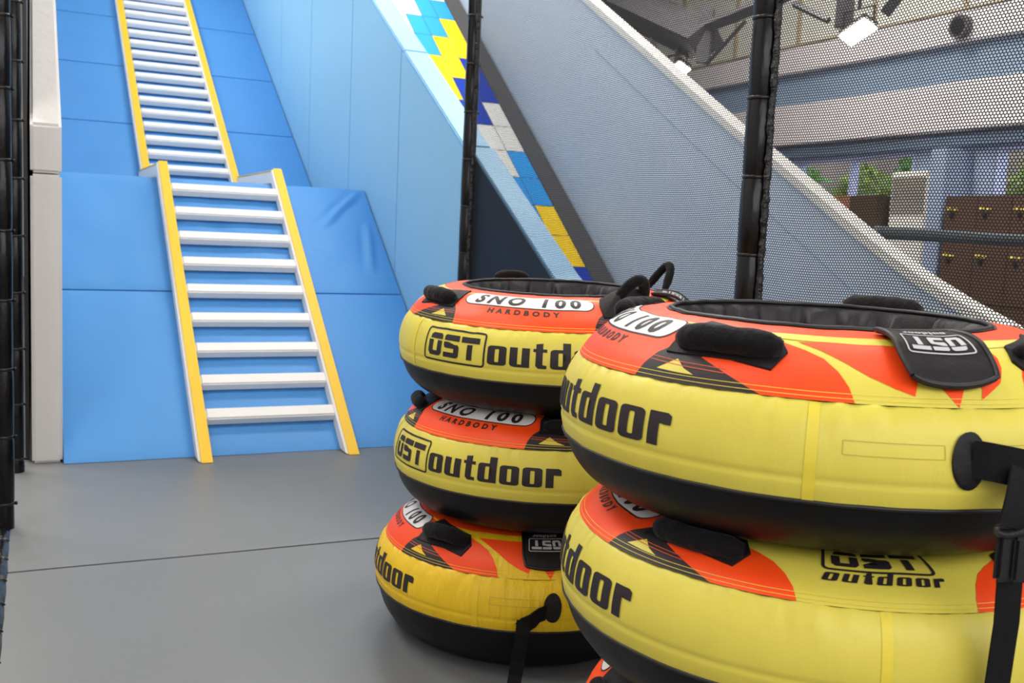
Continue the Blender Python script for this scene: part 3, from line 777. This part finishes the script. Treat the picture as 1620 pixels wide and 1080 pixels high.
def snow_tube(loc, rot, crest, label, seed=1.0, yellow='ty', styles=('flat', 'loop', 'wide', 'flat'), strap=None, gather=1.0, bot=0, phs=(46, 132, -132, -46)):
    o = empty('snow_tube', loc, label, 'snow tube', 'stacked inflatable snow tubes', math.radians(rot))
    sh = Shell(crest, seed, gather, bot); L = sh.p.Lt; T = lambda f: f*L
    VB = -sh.p.sl[sh.p.bi]
    # --- upper cover with the printed pattern
    n = 22; bm = shell_mesh(sh, [L*i/n for i in range(n+1)])
    mats = [M[yellow], M['torange'], M['tblack'], M['twhite'], M['thread'], M['tape' if yellow == 'ty' else 'tape3'], M['othread'], M['olive']]
    def arc(p0, p1, v0, v1, k=2.5):
        m = max(1, int(abs(p1-p0)/k)); ph = [p0+(p1-p0)*i/m for i in range(m+1)]
        return strip_v([(p, v0) for p in ph], [(p, v1) for p in ph])
    add_decal(bm, sh, arc(0, 360, T(.66), L-.001), .0006, 1)                        # orange ring by the hole
    for ctr, s_ in ((0, 1), (180, 1)):
        for m_ in (1, -1):
            X = lambda P: [(ctr+m_*a, T(b)) for a, b in P]
            # half of the orange block
            add_decal(bm, sh, strip_v(X([(0, 0), (8, 0), (16, 0), (27, 0), (29.5, .001), (29.6, .002)]), X([(0, .7), (8, .7), (16, .7), (27, .7), (30, .3), (30, .29)])), .0007, 1)
            add_decal(bm, sh, [X([(27, 0), (28.4, .12), (31, .24), (36, .34), (40, .44), (44, .7), (25, .7)])], .0007, 1)
            # black wedge with yellow triangle
            add_decal(bm, sh, [X([(27, 0), (27.8, .12), (29.5, .24), (33, .36), (42, .44), (42, .34), (41.5, .25), (48.5, .13), (56, 0)])], .0010, 2)
            add_decal(bm, sh, [X([(32, .095), (37, .088), (41.5, .085), (38.6, .13), (36, .21)])], .0014, 0)
            # orange flame to the right of the handle
            fr_ = [(56, 0), (48.5, .13), (41.5, .25), (42, .34), (42, .44), (44, .56)]
            cu = [(73, 0), (72, .12), (70, .25), (67, .37), (63, .45), (57, .53), (50, .575), (44, .60)]
            add_decal(bm, sh, [X(fr_[::-1]+[(73, 0)]+cu[1:][::1])] if False else [X([(56, 0)]+cu+fr_[1:][::-1])], .0007, 1)
            # thin yellow arcs over the orange near the hole
            add_decal(bm, sh, strip_v(X([(24, .70), (30, .66), (36, .62), (42, .58)]), X([(24, .71), (30, .69), (36, .67), (42, .66)])), .0011, 0)
            add_decal(bm, sh, strip_v(X([(42, .58), (50, .575), (60, .565), (70, .56), (90, .56)]), X([(42, .66), (50, .67), (60, .675), (70, .68), (90, .68)])), .0011, 0)
            # long stitched outline near the wedge
            add_decal(bm, sh, strip_v(X([(29, .20), (38, .18), (48, .165)]), X([(29, .207), (38, .187), (48, .172)])), .0016, 6)
            add_decal(bm, sh, strip_v(X([(29, .165), (38, .145), (48, .13)]), X([(29, .172), (38, .152), (48, .137)])), .0016, 6)
        # flames by the flap: only on the flap side (+90 of the first block, -90 of the second)
    Y = lambda P: [(a, T(b)) for a, b in P]
    add_decal(bm, sh, [Y([(61, .545), (70, .56), (80, .56), (92, .56), (86, .3), (84, .08), (80.5, .13), (76, .22), (71.5, .34), (66, .46)])], .0008, 1)
    add_decal(bm, sh, [Y([(86, .34), (97, .34), (93.6, .12), (92, -.0), (90, .12)])], .0008, 1)
    add_decal(bm, sh, [Y([(96, .56), (104, .56), (106.5, .55), (107.2, .44), (106, .34), (103, .20), (97, .06), (98, .15), (97, .35)])], .0008, 1)
    # pill and words on both blocks
    for ctr in (0, 180):
        hp = .054; wp = .198; v0 = T(.40)
        add_decal(bm, sh, arc_x([rr(-wp-.0035, -.0035, wp+.0035, hp+.0035+.008, .0345, 6)], ctr, .385, v0), .0014, 2)
        add_decal(bm, sh, arc_x([rr(-wp, 0, wp, hp+.008, .031, 6)], ctr, .385, v0), .0018, 3)
        add_decal(bm, sh, arc_x(font_polys('SNO 100', .062, .0026, 1.42, .12), ctr, .385, v0+.0085), .0024, 2)
        add_decal(bm, sh, arc_x(font_polys('HARDBODY', .026, .0013, 1.75), ctr, .42, T(.255)), .0015, 2)
    # two stitch lines above the seam
    for v in (.0055, .0135): add_decal(bm, sh, arc(0, 360, v, v+.0009), .0018, 4)
    # logo on the plain yellow side (-90)
    s_ = .042; P, w_ = ust(s_); Q = shift(P, -w_/2, 0)+frame_poly(-w_/2-.013, -.011, w_/2+.013, s_+.011, .0045, .010)
    add_decal(bm, sh, arc_x(Q, -90, .335, T(.43)), .0014, 2)
    P, w_ = outdoor(.026, 1.5, .25, .18); add_decal(bm, sh, arc_x(shift(P, -w_/2, 0), -90, .31, T(.24)), .0014, 2)
    me = bpy.data.meshes.new('cover'); bm.to_mesh(me); bm.free(); link('cover', me, mats, o, True)
    # --- yellow side band with the big lettering
    n = 36; bm = shell_mesh(sh, [VB*i/n-1e-5 for i in range(n+1)])
    for ctr in (0, 180):
        s_ = .066; P, w_ = ust(s_); sx = 1.0
        P = shift(P, 0, 0); Wb = w_*sx
        u0 = -.315
        add_decal(bm, sh, arc_x(shift(P, u0+.012, -.104), ctr, .5, 0), .0015, 2, 1.2, .006)
        add_decal(bm, sh, arc_x(frame_poly(u0-.008, -.121, u0+w_+.032, -.020, .0058, .012), ctr, .5, 0), .0015, 2, 1.2, .006)
        P, w2 = outdoor(.074, 1.78, 0, .13)
        add_decal(bm, sh, arc_x(shift(P, u0+w_+.040, -.108), ctr, .5, 0), .0015, 2, 1.2, .006)
    for a in (66, -91, 118, -45):
        add_decal(bm, sh, [[(a-1, -.001), (a+1, -.001), (a+1, VB), (a-1, VB)]], .0011, 5)
    a0 = 71
    Q = frame_poly(0, 0, .15, .022, .0012, .002); add_decal(bm, sh, arc_x(Q, a0, .5, -.080), .0010, 7)
    Q = frame_poly(0, 0, .09, .022, .0012, .002); add_decal(bm, sh, arc_x(Q, 97, .5, -.080), .0010, 7)
    me = bpy.data.meshes.new('side_band'); bm.to_mesh(me); bm.free(); link('side_band', me, mats, o, True)
    # --- black base
    n = 26; vl = -sh.p.sl[-1]; bm = shell_mesh(sh, [VB+(vl-VB)*i/n for i in range(n+1)], 160)
    bm.verts.ensure_lookup_table(); bm.faces.new(list(bm.verts)[-160:])
    me = bpy.data.meshes.new('base'); bm.to_mesh(me); bm.free(); link('base', me, [M['base']], o, True)
    b = MB()
    for v, r_ in ((VB, .0035),): b.tube([sh.pos(k*3, v, .0005) for k in range(121)], r_, 8, cap=False)
    b.build('base_piping', M['pipe'], o, True)
    # --- liner: pleated bowl
    bm = bmesh.new(); rings = []; seg = 240; r0, z0, _, _ = sh.p.at(L)
    pr = [(r0, z0), (r0-.012, z0-.012), (r0-.02, z0-.04), (r0-.035, z0-.09), (r0-.055, z0-.15), (r0-.08, z0-.21), (r0-.12, max(.03, z0-.26)+bot), (r0-.2, .028+bot), (.004, .026+bot)]
    for i, (r, z) in enumerate(pr):
        amp = (0, .006, .013, .018, .019, .016, .008, .002, 0)[i]; row = []
        for k in range(seg):
            a = 2*PI*k/seg; q = noise.noise(Vector((math.cos(a)*5+seed, math.sin(a)*5, z*3)))
            fold = abs(math.sin(a*11+q*2.5+z*3))**3
            rr_ = r-amp*(fold*1.6-.5)+amp*q
            row.append(bm.verts.new((rr_*math.sin(a), -rr_*math.cos(a), z)))
        rings.append(row)
    for i in range(len(pr)-1):
        for k in range(seg): bm.faces.new((rings[i][k], rings[i][(k+1) % seg], rings[i+1][(k+1) % seg], rings[i+1][k]))
    bm.faces.new(rings[-1])
    bmesh.ops.recalc_face_normals(bm, faces=bm.faces[:])
    me = bpy.data.meshes.new('seat_liner'); bm.to_mesh(me); bm.free(); link('seat_liner', me, [M['liner']], o, True)
    bm = bmesh.new(); add_decal(bm, sh, arc(0, 360, L-.010, L-.0005), .0026, 0)
    me = bpy.data.meshes.new('binding'); bm.to_mesh(me); bm.free(); link('binding', me, [M['band']], o, True)
    b = MB(); b.tube([sh.pos(k*3, L-.001, .003) for k in range(121)], .0048, 8, cap=False); b.build('rim_piping', M['pipe'], o, True)
    # --- handles
    pressed = bool(styles[0] in ('side', 'arch'))
    for k, ph in enumerate(phs):
        st = styles[k]
        if st: handle(sh, o, ph, st, 1 if k % 2 == 0 else -1)
    # --- flap
    W2 = 9.8; vt, vb = T(.82), T(.14); nu, nv = 26, 18; V = {}; bm = bmesh.new()
    lift = .012 if not pressed else .003
    for i in range(nu+1):
        for j in range(nv+1):
            x = -1+2*i/nu; y = -1+2*j/nv
            # squircle mapping keeps the outer corners round
            k = 1-.11*max(0, -y)*abs(x)**6
            ex, ey = (x*math.sqrt(1-.26*y*y), y*math.sqrt(1-.22*x*x)) if y < 0 else (x*(1+.10*y), y)
            ph = 91.3+W2*ex; v = vb+(vt-vb)*(ey+1)/2
            e = max(abs(x), abs(y)); lf = lift*(1+.9*abs(x)**3*(1 if not pressed else 0))*(1-.7*max(0, y))+.004*(1-e**6)
            V[i, j] = bm.verts.new(sh.pos(ph, v, lf+.002))
    for i in range(nu):
        for j in range(nv): bm.faces.new((V[i, j], V[i+1, j], V[i+1, j+1], V[i, j+1]))
    edge = [V[i, 0].co.copy() for i in range(nu+1)]+[V[nu, j].co.copy() for j in range(1, nv+1)]+[V[i, nv].co.copy() for i in range(nu-1, -1, -1)]+[V[0, j].co.copy() for j in range(nv-1, -1, -1)]
    r = bmesh.ops.extrude_edge_only(bm, edges=[e for e in bm.edges if e.is_boundary])
    for v in [g for g in r['geom'] if isinstance(g, bmesh.types.BMVert)]: v.co.z -= .006
    def fpos(u, v_, off):   # flap surface sampler, u metres tangential, v metres along profile (matches the grid above)
        x = u/(W2*PI/180*.40); y = (v_-vb)/(vt-vb)*2-1
        ph = 91.3+W2*x; e = max(abs(x), abs(y))
        lf = lift*(1+.9*abs(x)**3*(1 if not pressed else 0))*(1-.7*max(0, y))+.004*(1-e**6)
        return sh.pos(ph, v_, lf+.002+off)
    me = bpy.data.meshes.new('flap'); bm.to_mesh(me); bm.free(); fl = link('flap', me, [M['patch']], o, True)
    MB().tube(edge, .0042, 8, cap=False).build('flap_piping', M['pipe'], fl, True)
    # printed mark on the flap, reads from inside the tube
    s_ = .030; P, w_ = ust(s_); Q = shift(P, -w_/2, 0)+frame_poly(-w_/2-.009, -.008, w_/2+.009, s_+.008, .0026, .006)
    P2, w2 = outdoor(.015, 1.5, .2, .16); Q += shift(P2, -w2/2, -.027)
    d = bmesh.new()
    for p in Q:
        p2 = [(-a, .108 - b) for a, b in p]
        try: d.faces.new([d.verts.new((a*10, b*10, 0)) for a, b in p2])
        except Exception: pass
    bmesh.ops.triangulate(d, faces=d.faces[:])
    for ax in (0, 1):
        lo = min(v.co[ax] for v in d.verts); hi = max(v.co[ax] for v in d.verts); k = lo
        while k < hi:
            no = (1, 0, 0) if ax == 0 else (0, 1, 0); co = (k, 0, 0) if ax == 0 else (0, k, 0)
            bmesh.ops.bisect_plane(d, geom=d.verts[:]+d.edges[:]+d.faces[:], plane_co=co, plane_no=no, dist=1e-6); k += .08
    for v in d.verts:
        a, b_ = v.co.x/10, v.co.y/10; v.co = fpos(a, b_+T(.12)*0+.012, .0012)
    me = bpy.data.meshes.new('flap_print'); d.to_mesh(me); d.free(); link('flap_print', me, [M['tgrey']], fl)
    # --- tow point below the flap
    pa = [(92.6+3.4*math.cos(t_)*(1 if math.cos(t_) < 0 else .8), -.078+.040*math.sin(t_)) for t_ in np.linspace(0, 2*PI, 25)[:-1]]
    tp = slab(sh, pa, .004, .006, 'patch', 'tow_patch', o, 1.2, .012)
    if strap == 'long':
        def cyl(ph, r, z): a = math.radians(ph); return (r*math.sin(a), -r*math.cos(a), z)
        st = [cyl(92.6, .502, .232), cyl(94.5, .516, .231), cyl(97, .527, .228), cyl(99.5, .533, .224), cyl(102, .536, .219), cyl(105, .532, .212), cyl(109, .520, .206), cyl(114, .508, .20)]
        ribbon('tow_strap', st, .056, .004, 'web', o, (0, 0, 1))
        T_ = lambda ph: Vector((math.cos(math.radians(ph)), math.sin(math.radians(ph)), 0))
        a2 = [cyl(99, .543, .225), cyl(98.4, .548, .21), cyl(97.8, .552, .19), cyl(97, .556, .165), cyl(96.3, .558, .145)]
        ribbon('tow_strap', a2, .050, .004, 'web', o, tuple(T_(97)))
        a3 = [cyl(96.8, .548, .135), cyl(97.4, .55, .06), cyl(97.6, .55, .0), cyl(97.6, .548, -.03), cyl(97.4, .545, -.12), cyl(97.1, .548, -.22), cyl(97.5, .545, -.36), cyl(98, .54, -.52), cyl(98.6, .55, -.68), cyl(100, .57, -.765), cyl(106, .585, -.772)]
        ribbon('tow_strap', a3, .042, .003, 'web', o, tuple(T_(97)))
        q = cyl(96.3, .562, .142); t_ = T_(96.3); R_ = Vector((math.sin(math.radians(95.6)), -math.cos(math.radians(95.6)), 0))
        fr = Matrix((t_, R_, Vector((0, 0, 1)))).transposed().to_4x4(); fr.translation = q
        b = MB(); b.tube([fr @ Vector((x, .010*math.sin(k)+0, z)) for x, z, k in [(.029*math.cos(u)*1.0, .004*math.sin(2*u), u) for u in np.linspace(0, 2*PI, 25)]], .0045, 8, cap=False)
        b.box((-.027, -.008, -.075), (.027, .006, .0), .006, mtx=fr); b.box((-.006, .004, -.072), (.024, .014, -.006), .006, mtx=fr)
        b.build('buckle', M['buckle'], o)
    elif strap == 'floor':
        def cyl(ph, r, z): a = math.radians(ph); return (r*math.sin(a), -r*math.cos(a), z)
        T_ = Vector((math.cos(math.radians(88)), math.sin(math.radians(88)), 0))
        st = [cyl(90, .502, .215), cyl(87.5, .518, .213), cyl(85.5, .528, .20), cyl(83.5, .530, .19), cyl(82.2, .527, .175)]
        ribbon('tow_strap', st, .046, .005, 'web', o, (.1, .1, 1))
        s2 = [cyl(82.8, .528, .20), cyl(82.5, .536, .16), cyl(82, .535, .12), cyl(81.5, .53, .08), cyl(81, .535, .04), cyl(80.6, .55, .012), cyl(80, .60, .006), cyl(78, .68, .005)]
        ribbon('tow_strap', s2, .040, .004, 'web', o, tuple(T_))
    return o

def tilt(o, deg, d):
    """lean a resting tube a little: the side nearest the open floor sinks, the far side rises"""
    n = Vector((d[0], d[1], 0)).normalized(); ax = Vector((n.y, -n.x, 0))
    o.rotation_mode = 'QUATERNION'
    o.rotation_quaternion = Matrix.Rotation(math.radians(deg), 3, ax).to_quaternion() @ Matrix.Rotation(o.rotation_euler.z, 3, 'Z').to_quaternion()

snow_tube((1.49, 2.92, .004), -109, .400, 'bottom tube of the rear left stack, on the floor, deeper yellow side', 1.7, 'ty3', ('arch', 'side', 'side', None), 'floor', 1.6)
snow_tube((1.535, 2.898, .388), -62, .385, 'middle tube of the rear left stack, full sponsor name facing the camera', 4.2, 'ty', ('side', 'side', 'side', 'side'), bot=.030)
tilt(snow_tube((1.542, 2.896, .747), -40, .385, 'top tube of the rear left stack, with upright black loop handles', 8.8, 'ty', ('loop', 'tall', 'back', 'flat'), bot=.040, phs=(46, 130, -143, -46)), 2.0, (1.542, 2.896))
o_b = snow_tube((1.44, 1.51, .004), -147, .450, 'lowest tube of the front right stack, almost out of the picture', 13.1, 'ty', ('side', 'side', 'side', 'side'))
snow_tube((1.390, 1.462, .460), 61, .355, 'second tube of the front right stack, black logo printed on top', 17.3, 'ty', ('side', 'side', 'side', 'side'), bot=.030)
tilt(snow_tube((1.380, 1.475, .778), -109.5, .392, 'top tube of the front right stack, black flap and buckled tow strap', 21.9, 'ty', ('flat', 'low', 'wide', 'flat'), 'long', bot=.045, phs=(46, 124, -132, -46)), .6, (1.38, 1.475))
